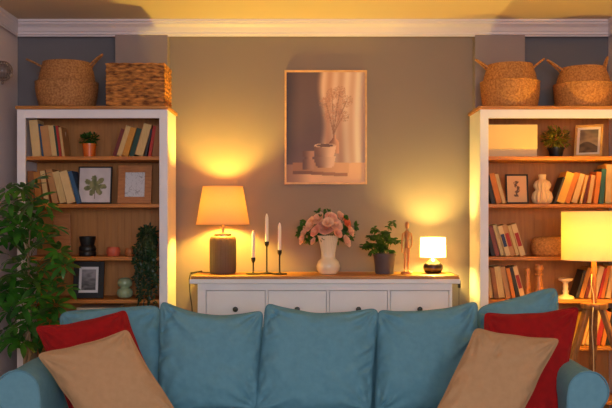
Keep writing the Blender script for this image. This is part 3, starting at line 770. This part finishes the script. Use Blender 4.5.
bl = [(326, 227, 9.5, 'p', 0), (310, 224, 8, 'b', .1), (336, 224, 8, 'b', -.1), (318, 218, 7, 'b', .25), (331, 217, 6.5, 'p', .1), (347, 222, 7, 'o', .1), (304, 231, 7, 'b', .3), (302, 239, 6, 'b', 0),
      (351, 231, 6, 'b', .1), (347, 241, 6.5, 'b', 0), (338, 233, 5.5, 'p', -.4), (315, 231, 6.5, 'p', -.2), (341, 216, 5.5, 'b', .4), (328, 222, 6, 'b', -.4), (322, 224, 6, 'p', .2), (313, 241, 4, 'b', -.1)]
for i, (x, y, r, k_, dy) in enumerate(bl):
    D2 = 5.47+dy*.1-.02; p = at(x, y, D2)
    rose(p, r*w*.86, {'p': M_pink, 'b': M_blush, 'o': M_peach}[k_], 30+i)
random.seed(3); mb = MB(); ms = MB(); cc = c+Vector((0, 0, 38*w))
for x, y in [(302, 227), (305, 235), (313, 237), (309, 240), (318, 238), (330, 213), (334, 229), (343, 229), (340, 237), (337, 239), (350, 237), (322, 236), (328, 240), (300, 233), (345, 215), (318, 213), (355, 226), (308, 233), (344, 233), (306, 222), (324, 212)]:
    p = at(x, y, 5.485+random.uniform(-.03, .03))
    for j in range(7):
        d = Vector(((p.x-c.x)*3+random.uniform(-.5, .5), random.uniform(-.7, .4), random.uniform(-.7, .7)))
        mb.leaf(p, d, (random.uniform(-.4, .4), -.7, .6), random.uniform(.025, .042), random.uniform(.014, .022))
    ms.tube([c+Vector((0, 0, 25*w)), cc+Vector(((p.x-c.x)*.3, 0, .01)), p], .0016, 5)
mb.build('leaves', M_leafm, bq); ms.build('stems', M_stem, bq)

# ------------------------------------------------------------------ plant on the sideboard
t, c = potted('leafy green plant in tapered mauve grey pot between vase and wooden figure', 384.5, 5.50, ST, 9*w, 11.2*w, 20.5*w, M_potgrey)
random.seed(21); mb = MB(); ms = MB(); top = c+Vector((0, 0, 19*w))
for i in range(27):
    a = random.uniform(0, 2*pi); rr = random.uniform(.25, 1)
    dx = cos(a)*rr*21*w-1.5*w; dy = sin(a)*rr*14*w; hz = random.uniform(2, 24)*w*(1.2-rr*.4)
    if i == 0: dx, dy, hz = 9*w, 0, 33*w
    if i == 1: dx, dy, hz = -12*w, -.02, 27*w
    if i in (2, 3): dx, dy, hz = -21*w, -.02, (3+i*3)*w
    pts = [top+Vector((dx*.15, dy*.15, 0)), top+Vector((dx*.5, dy*.5, hz*.8+.01)), top+Vector((dx*.85, dy*.85, hz)), top+Vector((dx*1.05, dy*1.05, hz-.015))]
    if pts[-1].y > 5.68: pts[-1].y = 5.66
    ms.tube(pts, .0014, 5)
    for p, q in zip(pts[1:-1], pts[2:]):
        for j in range(4):
            r = p.lerp(q, j/4)
            for sd in (-1, 1):
                d = Vector((random.uniform(.2, 1)*sd, random.uniform(-.6, .5), random.uniform(-.7, .3)))
                mb.leaf(r, d, (0, -.5, .8), random.uniform(.024, .036), random.uniform(.012, .019))
mb.build('foliage', M_leafm, t); ms.build('stem', M_stem, t)

# ------------------------------------------------------------------ wooden artist figure
D_ = 5.49; w = D_/F; c = Vector(((407-CX)*w, D_, ST))
t = thing('artist_mannequin', 'jointed wooden artist figure standing on a round base beside the small lamp', 'figurine', c)
MB().lathe(c, [(.01, 0), (6.2*w, 0), (6.4*w, .8*w), (6.2*w, 2*w), (5.6*w, 2.6*w), (0, 2.6*w)], 32).build('base', M_manq, t)
def seg(name, pts, rs): return MB().tube([c+Vector((x*w, y*w, z*w)) for x, y, z in pts], [r*w*(.8 if name != 'head' else .95) for r in rs], 14).build(name, M_manq, t, angle=70)
seg('head', [(.1, 0, 45), (.1, 0, 46), (.1, 0, 48), (.1, 0, 50), (.1, 0, 51.6), (.1, 0, 52.3)], [.8, 1.5, 2.0, 2.1, 1.5, .3])
seg('torso', [(0, 0, 45.5), (0, 0, 43.6), (0, 0, 42.6), (0, 0, 41), (0, 0, 38), (0, 0, 35), (0, 0, 33.5), (0, 0, 32), (0, 0, 29), (0, 0, 26.5), (0, 0, 25.5)], [.8, .9, 2.6, 3.7, 3.5, 2.4, 1.7, 2.4, 3.0, 2.8, 1.2])
seg('leg', [(-1.6, 0, 27), (-1.7, 0, 24), (-2.0, 0, 20), (-2.0, 0, 15.4), (-2.1, 0, 14.6), (-2.1, 0, 13), (-2.3, 0, 9), (-2.4, 0, 4.6), (-2.4, 0, 3.8)], [1.2, 1.9, 1.8, 1.15, 1.25, 1.4, 1.3, .8, .9])
seg('leg', [(1.6, 0, 27), (1.6, 0, 24), (1.5, 0, 20), (1.4, 0, 15.4), (1.4, 0, 14.6), (1.4, 0, 13), (1.3, 0, 9), (1.3, 0, 4.6), (1.3, 0, 3.8)], [1.2, 1.9, 1.8, 1.15, 1.25, 1.4, 1.3, .8, .9])
for x in (-2.5, 1.4): seg('foot', [(x, 1, 3.4), (x, -.6, 3.5), (x, -2.6, 3.2), (x, -3.6, 3.0)], [.7, .95, .8, .4])
seg('arm', [(-3.4, 0, 41), (-4.2, 0, 40), (-4.9, 0, 35), (-5.1, 0, 31.4), (-5.2, 0, 30.6), (-5.2, -.4, 27), (-5.0, -.8, 23.6), (-5.0, -1, 21)], [1.0, 1.2, 1.1, .8, .95, .9, .6, .7])
seg('arm', [(3.4, 0, 41), (4.2, 0, 40), (4.9, 0, 35), (5.2, 0, 31.6), (5.1, 0, 30.8), (4.2, -1.2, 28), (3.0, -2.2, 26), (2.2, -2.8, 24.5)], [1.0, 1.2, 1.1, .8, .95, .9, .6, .7])

# ------------------------------------------------------------------ floor lamp
DL = 4.90; w = DL/F; c = Vector(((594-CX)*w, DL, 0))
t = thing('floor_lamp', 'wooden tripod floor lamp with glowing cream drum shade right of the sofa', 'floor lamp', c)
hz = CZ-(303-HY)*w
MB().lathe(c+Vector((0, 0, hz-.032)), [(.02, 0), (12.6*w, 0), (13.4*w, .006), (13.4*w, .027), (12.8*w, .032), (0, .032)], 40).build('hub', M_tripod, t)
for ang in (195, 325, 75):
    a = radians(ang); d = Vector((cos(a), sin(a), 0)); s_ = Vector((-sin(a), cos(a), 0))
    p0 = c+d*.045+Vector((0, 0, hz-.033)); p1 = c+d*.31
    mb = MB()
    for P, wd in ((p0, .023), (p1, .017)):
        mb.v += [P+s_*wd-d*.014, P+s_*wd+d*.014, P-s_*wd+d*.014, P-s_*wd-d*.014]
    mb.f += [(0, 1, 2, 3), (7, 6, 5, 4), (0, 4, 5, 1), (1, 5, 6, 2), (2, 6, 7, 3), (3, 7, 4, 0)]
    mb.build('leg', M_tripod, t, smooth=False, bevel=.004)
zs0 = CZ-(259.8-HY)*w; zs1 = CZ-(211.5-HY)*w
MB().lathe(c+Vector((0, 0, hz)), [(.0135, 0), (.0135, zs0-hz+.03), (.02, zs0-hz+.03), (.02, zs0-hz+.07), (0, zs0-hz+.07)], 20).build('pole', M_tripod, t)
sh = shade(t, c, 31.6*w, 31.6*w, zs1-zs0, M_shadey, z0=zs0)
rimrings(t, sh, c, 31.6*w, 31.6*w, zs1-zs0, zs0, M_shadey)
mb = MB()
for k_ in range(3):
    a = k_*2*pi/3+.5; mb.tube([c+Vector((0, 0, zs0+.06)), c+Vector((31.2*w*cos(a), 31.2*w*sin(a), zs0+.03))], .0015, 6)
mb.build('shade_ring', M_brass, t)
pts = [at(591.6, 278, DL-.02), at(591.2, 285, DL-.03), at(593.3, 294, DL-.035), at(594, 303, DL-.05), at(592.8, 312, DL-.085), at(592, 330, DL-.07), at(593.5, 352, DL-.06), at(594, 400, DL-.05)]
MB().tube([c+Vector((-.014, -.003, zs0-.08))]+pts, .0028, 8).build('cord', M_cordw, t)
LAMP3 = c+Vector((0, 0, (zs0+zs1)/2-.0))

# ------------------------------------------------------------------ wall ornament at left edge
p = at(2.5, 71, 5.30)
t = thing('glass_ornament', 'round openwork glass ornament hanging at the left wall', 'ornament', p)
mb = MB(); r = 10*5.30/F; MB
for i in range(10):
    a = i*pi/10
    mb.tube([p+Vector((r*sin(q*pi/16)*cos(a), r*.8*sin(q*pi/16)*sin(a), r*cos(q*pi/16))) for q in range(33)], .0022, 5, cap=False)
for z in (-.6, -.2, .2, .6):
    rr = r*sqrt(1-z*z); mb.tube([p+Vector((rr*cos(q*pi/12), rr*.8*sin(q*pi/12), r*z)) for q in range(25)], .0022, 5, cap=False)
mb.build('sphere', M_glassorn, t)
MB().lathe(p, [(r*.2, -r*.78), (r*.62, -r*.5), (r*.78, 0), (r*.62, r*.5), (0, r*.75)], 20).build('core', mat('smoky_glass', (110, 100, 98), .2, coat=.4), t)
MB().lathe(p-Vector((0, 0, r+.022)), [(0, 0), (.009, .007), (.008, .016), (0, .022)], 14).build('drop', M_glassorn, t)
MB().tube([(XL, p.y, p.z), (p.x-r*.9, p.y, p.z)], .006, 8).build('bracket', M_brass, t)

# ------------------------------------------------------------------ sofa
SB = .34
AF, ABK = 3.70, 4.62                                  # arm front and back distance
AX = 1.174                                            # centre of the arm's scroll
t = thing('sofa', 'teal fabric sofa with rolled arms in the foreground', 'sofa', (0, 4.15, 0))
def arm(sg, AX=AX, r=.084, cz=.588):
    pr = []                                           # outline, x outward
    inner = AX-r-.003
    pr += [(inner, .14), (inner, .30), (inner-.002, .45), (inner, cz-.02)]
    for k_ in range(15):
        a = pi-(pi+.75)*k_/14
        pr.append((AX+r*cos(a), cz+r*sin(a)))
    pr += [(AX+.045, .50), (AX+.035, .44), (AX+.035, .30), (AX+.035, .14)]
    n = len(pr); K = 24; mb = MB()
    for k_ in range(K+1):
        q = k_/K; Y = AF+(ABK-AF)*q
        ed = min(1, min(q, 1-q)*30); sc = 1-.012*(1-ed)
        for (x, z) in pr:
            wv = .003*noise.noise(Vector((x*6, Y*7, z*9)))
            mb.v.append(Vector((sg*(AX+(x-AX)*sc+wv), Y, .4+(z-.4)*(sc if z > .3 else 1)+wv)))
    for k_ in range(K):
        for i in range(n):
            j = (i+1) % n
            mb.f.append((k_*n+i, k_*n+j, (k_+1)*n+j, (k_+1)*n+i))
    mb.f.append(tuple(range(n))); mb.f.append(tuple(reversed(range(K*n, K*n+n))))
    o = mb.build('arm', M_teal, t, angle=50)
    MB().tube([(sg*x, AF-.001, z) for x, z in pr], .0042, 8).build('piping', M_tealpipe, o)
arm(1); arm(-1, AX+.026, .092, .584)
IX = AX-.084-.006
MB().box(-IX, IX, 3.74, ABK-.02, .12, .25).build('base', M_teal, t, smooth=False, bevel=.015)
# backrest
mb = MB()
def backf(a, b):
    th = 2*pi*b
    y = 4.53+.085*(abs(cos(th))**.35)*(1 if cos(th) > 0 else -1); z = .50+.25*(abs(sin(th))**.35)*(1 if sin(th) > 0 else -1)
    return (-IX-.02+(2*IX+.04)*a, y+.0, z+.004*noise.noise(Vector((a*9, b*5, 0))))
mb.grid(backf, 30, 40, cv=True); mb.build('backrest', M_teal, t, angle=80)
for i in range(3):
    x0 = -IX+.004+i*(2*IX)/3; x1 = x0+2*IX/3-.008
    MB().box(x0, x1, 3.66, 4.44, .255, SB).build('seat_cushion', M_teal, t, smooth=True, bevel=.03)
for x in (-1.12, 1.06):
    for y in (3.78, 4.5): MB().box(x, x+.06, y, y+.06, 0, .139).build('leg', M_darkleg, t, smooth=False, bevel=.004)

# ------------------------------------------------------------------ cushions
def cushion(name, label, cat, group, TL, TR, BR, BL, T, m, mp, conc=.03, n=14, ears=0, sag=.0, wr=1.6, seed=0, N=72, pipe=.0045, tuft=None, creases=()):
    TL, TR, BR, BL = map(Vector, (TL, TR, BR, BL))
    nrm = ((TR-TL).cross(BL-TL)).normalized()
    if nrm.y > 0: nrm = -nrm
    def flat(uu, vv):                                 # uu, vv in -1..1, vv=1 top
        mxy = max(abs(uu), abs(vv), 1e-4); k_ = 1/max(1, ((abs(uu)/mxy)**n+(abs(vv)/mxy)**n)**(1/n))
        a, b = uu*k_, vv*k_
        a2 = a*(1-conc*(1-b*b)*abs(a)**2); b2 = b*(1-conc*(1-a*a)*abs(b)**2)
        if b > 0: b2 -= sag*(1-a*a)*b*b
        p = (BL*(1-a2)+BR*(1+a2))*.5*(1-b2)*.5+(TL*(1-a2)+TR*(1+a2))*.5*(1+b2)*.5
        e = noise.noise(Vector((uu*2.2+seed, vv*2.2, seed*1.7)))*.006*max(abs(uu), abs(vv))**4
        return p+(TR-TL).normalized()*e+(TL-BL).normalized()*e*.8
    def th(uu, vv):
        f = max(0, (1-abs(uu)**3.2))*max(0, (1-abs(vv)**3.2)); h = T*.5*f**.5
        w_ = 0
        for ci, (cu, cv) in enumerate(((1, 1), (-1, 1), (1, -1), (-1, -1))):
            dx, dy = uu-cu, vv-cv; d = sqrt(dx*dx+dy*dy); an = math.atan2(dy, dx)
            w_ += .012*sin(an*13+seed+ci*2+2*noise.noise(Vector((uu*2, vv*2, seed))))*exp(-d*2.6)*min(1, d*4)
        # pulls running in from the side seams
        for sd in (-1, 1):
            d = abs(uu-sd)
            w_ += .009*sin(vv*17+d*6*sd+seed*3+3*noise.noise(Vector((uu, vv*2, seed+5))))*exp(-d*7)*min(1, d*12)
        w_ += .0075*noise.noise(Vector((uu*1.6+seed, vv*1.6, 3+seed)))+.006*noise.noise(Vector((uu*3.5, vv*3.5, seed)))
        w_ += .0024*noise.noise(Vector((uu*9+vv*6, vv*5-uu*3, seed+9)))
        for (cu, cv, ca, cl, amp) in creases:
            dx, dy = uu-cu, vv-cv; al = dx*cos(ca)+dy*sin(ca); pe = -dx*sin(ca)+dy*cos(ca)
            w_ += -amp*exp(-(pe/.035)**2)*exp(-(al/cl)**2)+amp*.6*exp(-((pe-.08)/.05)**2)*exp(-(al/cl)**2)
        if tuft:
            d = sqrt((uu-tuft[0])**2+(vv-tuft[1])**2); w_ -= .016*exp(-(d/.07)**2)
        return h+w_*wr*min(1, f*5)
    cen = (TL+TR+BL+BR)/4; org = (BL+BR)/2
    mb = MB()
    edge = lambda q: math.copysign(1-(1-abs(q))**1.35, q)
    for sgn in (1, -1):
        s0 = len(mb.v)
        mb.grid(lambda a, b: flat(edge(a*2-1), edge(b*2-1))+nrm*sgn*th(edge(a*2-1), edge(b*2-1)), N, N)
        if sgn < 0: mb.f = [f if f[0] < s0 else tuple(reversed(f)) for f in mb.f]
    root = mb.build(name, m, None, origin=org, angle=180)
    tag(root, label, cat, group)
    if pipe:
        pts = []
        K = 40
        for (a0, b0, a1, b1) in ((-1, -1, 1, -1), (1, -1, 1, 1), (1, 1, -1, 1), (-1, 1, -1, -1)):
            for i in range(K): pts.append(flat(edge(a0+(a1-a0)*i/K), edge(b0+(b1-b0)*i/K)))
        pts.append(pts[0])
        MB().tube(pts, pipe, 8, cap=False).build('piping', mp, root)
    return root
GB = 'loose teal back cushions of the sofa'
TOPD, BOTD = 4.40, 4.27
def backc(label, tl, tr, br, bl, seed, T=.17, dt=0, db=0, **k):
    return cushion('back_cushion', label, 'cushion', GB, at(*tl, TOPD+dt), at(*tr, TOPD+dt), at(*br, BOTD+db), at(*bl, BOTD+db), T, M_teal, M_tealpipe, seed=seed, pipe=.0035, **k)
cushion('back_cushion', 'teal back cushion farthest left, behind the red pillow', 'cushion', GB, at(58, 311, 4.54), at(163, 305, 4.46), at(161, 412, 4.30), at(70, 410, 4.36), .13, M_teal, M_tealpipe, seed=1.3, conc=.02, n=9, pipe=.0035)
backc('teal back cushion left of centre, beside the beige pillow', (160, 299.5), (263.5, 310), (257, 410), (156, 414), 2.1, conc=.03, sag=.17, n=14, creases=((-.9, .45, .5, .25, .010), (-.85, 0, .4, .2, .008), (-.8, .75, 1.2, .3, .009)))
backc('middle teal back cushion of the sofa, in front of the drawers', (265, 301.5), (379, 307), (371, 412), (254, 412), 3.7, conc=.03, sag=.14, n=13, creases=((-.85, .75, 1.0, .2, .010), (.9, .1, .6, .25, .010), (.92, -.15, .55, .25, .009), (-.9, .3, .4, .2, .008)))
backc('teal back cushion right of centre, beside the right beige pillow', (377, 309.5), (478, 300.5), (476, 414), (374.5, 414), 5.2, conc=.03, sag=.08, n=14, creases=((.85, .2, .7, .3, .011), (.8, -.1, .8, .3, .010), (.9, .65, .9, .25, .009)))
cushion('back_cushion', 'teal back cushion farthest right, tilted up behind the red pillow', 'cushion', GB, at(476, 307, 4.47), at(558, 285, 4.50), at(562, 400, 4.30), at(484, 415, 4.30), .15, M_teal, M_tealpipe, seed=6.4, conc=.03, n=9, pipe=.0035)
cushion('throw_pillow', 'red pillow leaning at the left arm behind the beige one', 'pillow', 'red throw pillows', at(35, 327, 4.10), at(125, 310.5, 4.16), at(164, 402, 4.0), at(78, 433, 3.97), .13, M_red, M_red, wr=1.2, conc=.07, n=24, seed=8.1, pipe=.005)
cushion('throw_pillow', 'red pillow leaning at the right arm behind the beige one', 'pillow', 'red throw pillows', at(484, 313.5, 4.15), at(579, 307, 4.10), at(559, 436, 3.80), at(484, 438, 3.86), .13, M_red, M_red, wr=1.2, conc=.07, n=24, seed=9.3, pipe=.005)
cushion('throw_pillow', 'beige pillow at the left end, in front of the left red pillow', 'pillow', 'beige throw pillows', at(37.5, 354, 3.84), at(127, 330.5, 3.92), at(180, 417, 3.84), at(97, 446, 3.76), .12, M_beige, M_beige, wr=1.0, conc=.05, n=26, seed=10.5, pipe=.004)
cushion('throw_pillow', 'beige pillow at the right end, in front of the right red pillow', 'pillow', 'beige throw pillows', at(476, 328, 3.90), at(559, 339.5, 3.88), at(507, 447, 3.68), at(418, 446, 3.66), .12, M_beige, M_beige, wr=1.0, conc=.05, n=26, seed=11.9, pipe=.004, tuft=(-.25, .55), creases=((-.25, .75, 1.4, .15, .006),))

# ------------------------------------------------------------------ big umbrella plant
DP = 4.88; w = DP/F; c = Vector(((27-CX)*w, DP, 0))
t = thing('potted_umbrella_plant', 'tall bushy green umbrella plant standing at the left bookcase', 'plant', c)
MB().lathe(c, pot_prof(.10, .13, .26, .008, .03), 40).build('pot', M_vase, t)
MB().lathe(c+Vector((0, 0, .222)), [(.118, 0), (0, .004)], 24).build('soil', M_soil, t)
mb = MB()
for k_ in range(3):
    mb.tube([c+Vector((.013*cos(q*.9+k_*2.1), .013*sin(q*.9+k_*2.1), .22+q*.035)) for q in range(14)], .009, 8)
mb.tube([c+Vector((.006, 0, .66)), c+Vector((.02, 0, .85)), c+Vector((.0, .02, 1.1)), c+Vector((.02, .01, 1.35))], [.011, .009, .006, .004], 8)
mb.build('trunk', M_trunk, t)
random.seed(17); mb = MB(); ms = MB()
tg = [(5, 188), (20, 190), (36, 182), (12, 200), (30, 200), (48, 205), (2, 208), (22, 212), (40, 218), (56, 226), (8, 224), (28, 228), (46, 236), (36, 247), (18, 240), (3, 238),
      (60, 250), (26, 262), (50, 262), (10, 258), (66, 268), (42, 272), (58, 280), (30, 280), (16, 276), (4, 290), (50, 292), (36, 296), (22, 302), (8, 310), (58, 304), (44, 312), (30, 320), (14, 324), (50, 324), (2, 330), (36, 336), (22, 340), (44, 338), (12, 342), (66, 288), (-8, 300), (-10, 250), (-6, 215), (30, 308), (40, 286), (8, 275), (18, 225), (38, 230), (28, 190)]
for i, (px, py) in enumerate(tg):
    Dd = DP+random.uniform(-.16, .17)
    if py > 300: Dd = DP+random.uniform(-.12, .15)
    p = at(px+random.uniform(-3, 3), py+random.uniform(-3, 3), Dd)
    p.x = max(p.x, XL+.13)
    hz_ = max(.5, min(1.3, p.z-.12)); b0 = c+Vector((.01, .0, hz_))
    ms.tube([b0, b0.lerp(p, .5)+Vector((0, 0, .03)), p], .0018, 5)
    ax = Vector((random.uniform(-.5, .5), -random.uniform(.1, .9), random.uniform(.5, 1))).normalized()
    a = ax.cross(Vector((1, .2, 0))).normalized(); b = ax.cross(a)
    n = random.choice((7, 8, 8, 9)); L0 = random.uniform(.080, .118)
    for j in range(n):
        th = 2*pi*j/n+random.uniform(-.12, .12)
        d = (a*cos(th)+b*sin(th))+ax*random.uniform(-.05, .15)
        l = L0*random.uniform(.8, 1.1)
        st_ = p+d.normalized()*l*.16
        if st_.x+d.x*l < XL+.012: continue
        mb.leaf(st_, d, ax, l, l*.36, droop=random.uniform(.15, .5), fold=.12)
mb.build('foliage', M_leaf, t); ms.build('stem', M_stem, t)

# ------------------------------------------------------------------ light
WARM = (1.0, .65, .075)
bulb_light(LAMP1, 42, WARM, .038)
bulb_light(LAMP2, 30, (1.0, .69, .13), .03)
bulb_light(LAMP3, 24, WARM, .035)
# added area light behind the viewer: cool front fill at the added window
ld = bpy.data.lights.new('added_front_light', 'AREA'); ld.shape = 'RECTANGLE'; ld.size = WX1-WX0; ld.size_y = WZ1-WZ0
ld.energy = 120; ld.color = (.91, .90, 1.0)
lo = bpy.data.objects.new('added_front_light', ld); C.objects.link(lo)
lo.location = ((WX0+WX1)/2, YF-.12, (WZ0+WZ1)/2); lo.rotation_euler = (radians(90), 0, 0)

W = bpy.data.worlds.new('dusk'); W.use_nodes = True; bpy.context.scene.world = W
W.node_tree.nodes['Background'].inputs[0].default_value = (.35, .42, .6, 1); W.node_tree.nodes['Background'].inputs[1].default_value = .3

# ------------------------------------------------------------------ camera
cd = bpy.data.cameras.new('camera'); cam = bpy.data.objects.new('camera', cd); C.objects.link(cam)
cam.location = (0, 0, CZ); cam.rotation_euler = (radians(90), 0, 0)
cd.sensor_width = 36; cd.lens = F/612*36; cd.shift_y = (HY-204)/612; cd.clip_start = .05
sc = bpy.context.scene; sc.camera = cam
vs = sc.view_settings; vs.view_transform = 'Standard'; vs.look = 'None'; vs.gamma = 1; vs.use_curve_mapping = False; vs.exposure = 0
sc.cycles.use_denoising = True
sc.cycles.max_bounces = 10; sc.cycles.diffuse_bounces = 6; sc.cycles.transmission_bounces = 6
sc.cycles.sample_clamp_indirect = 6
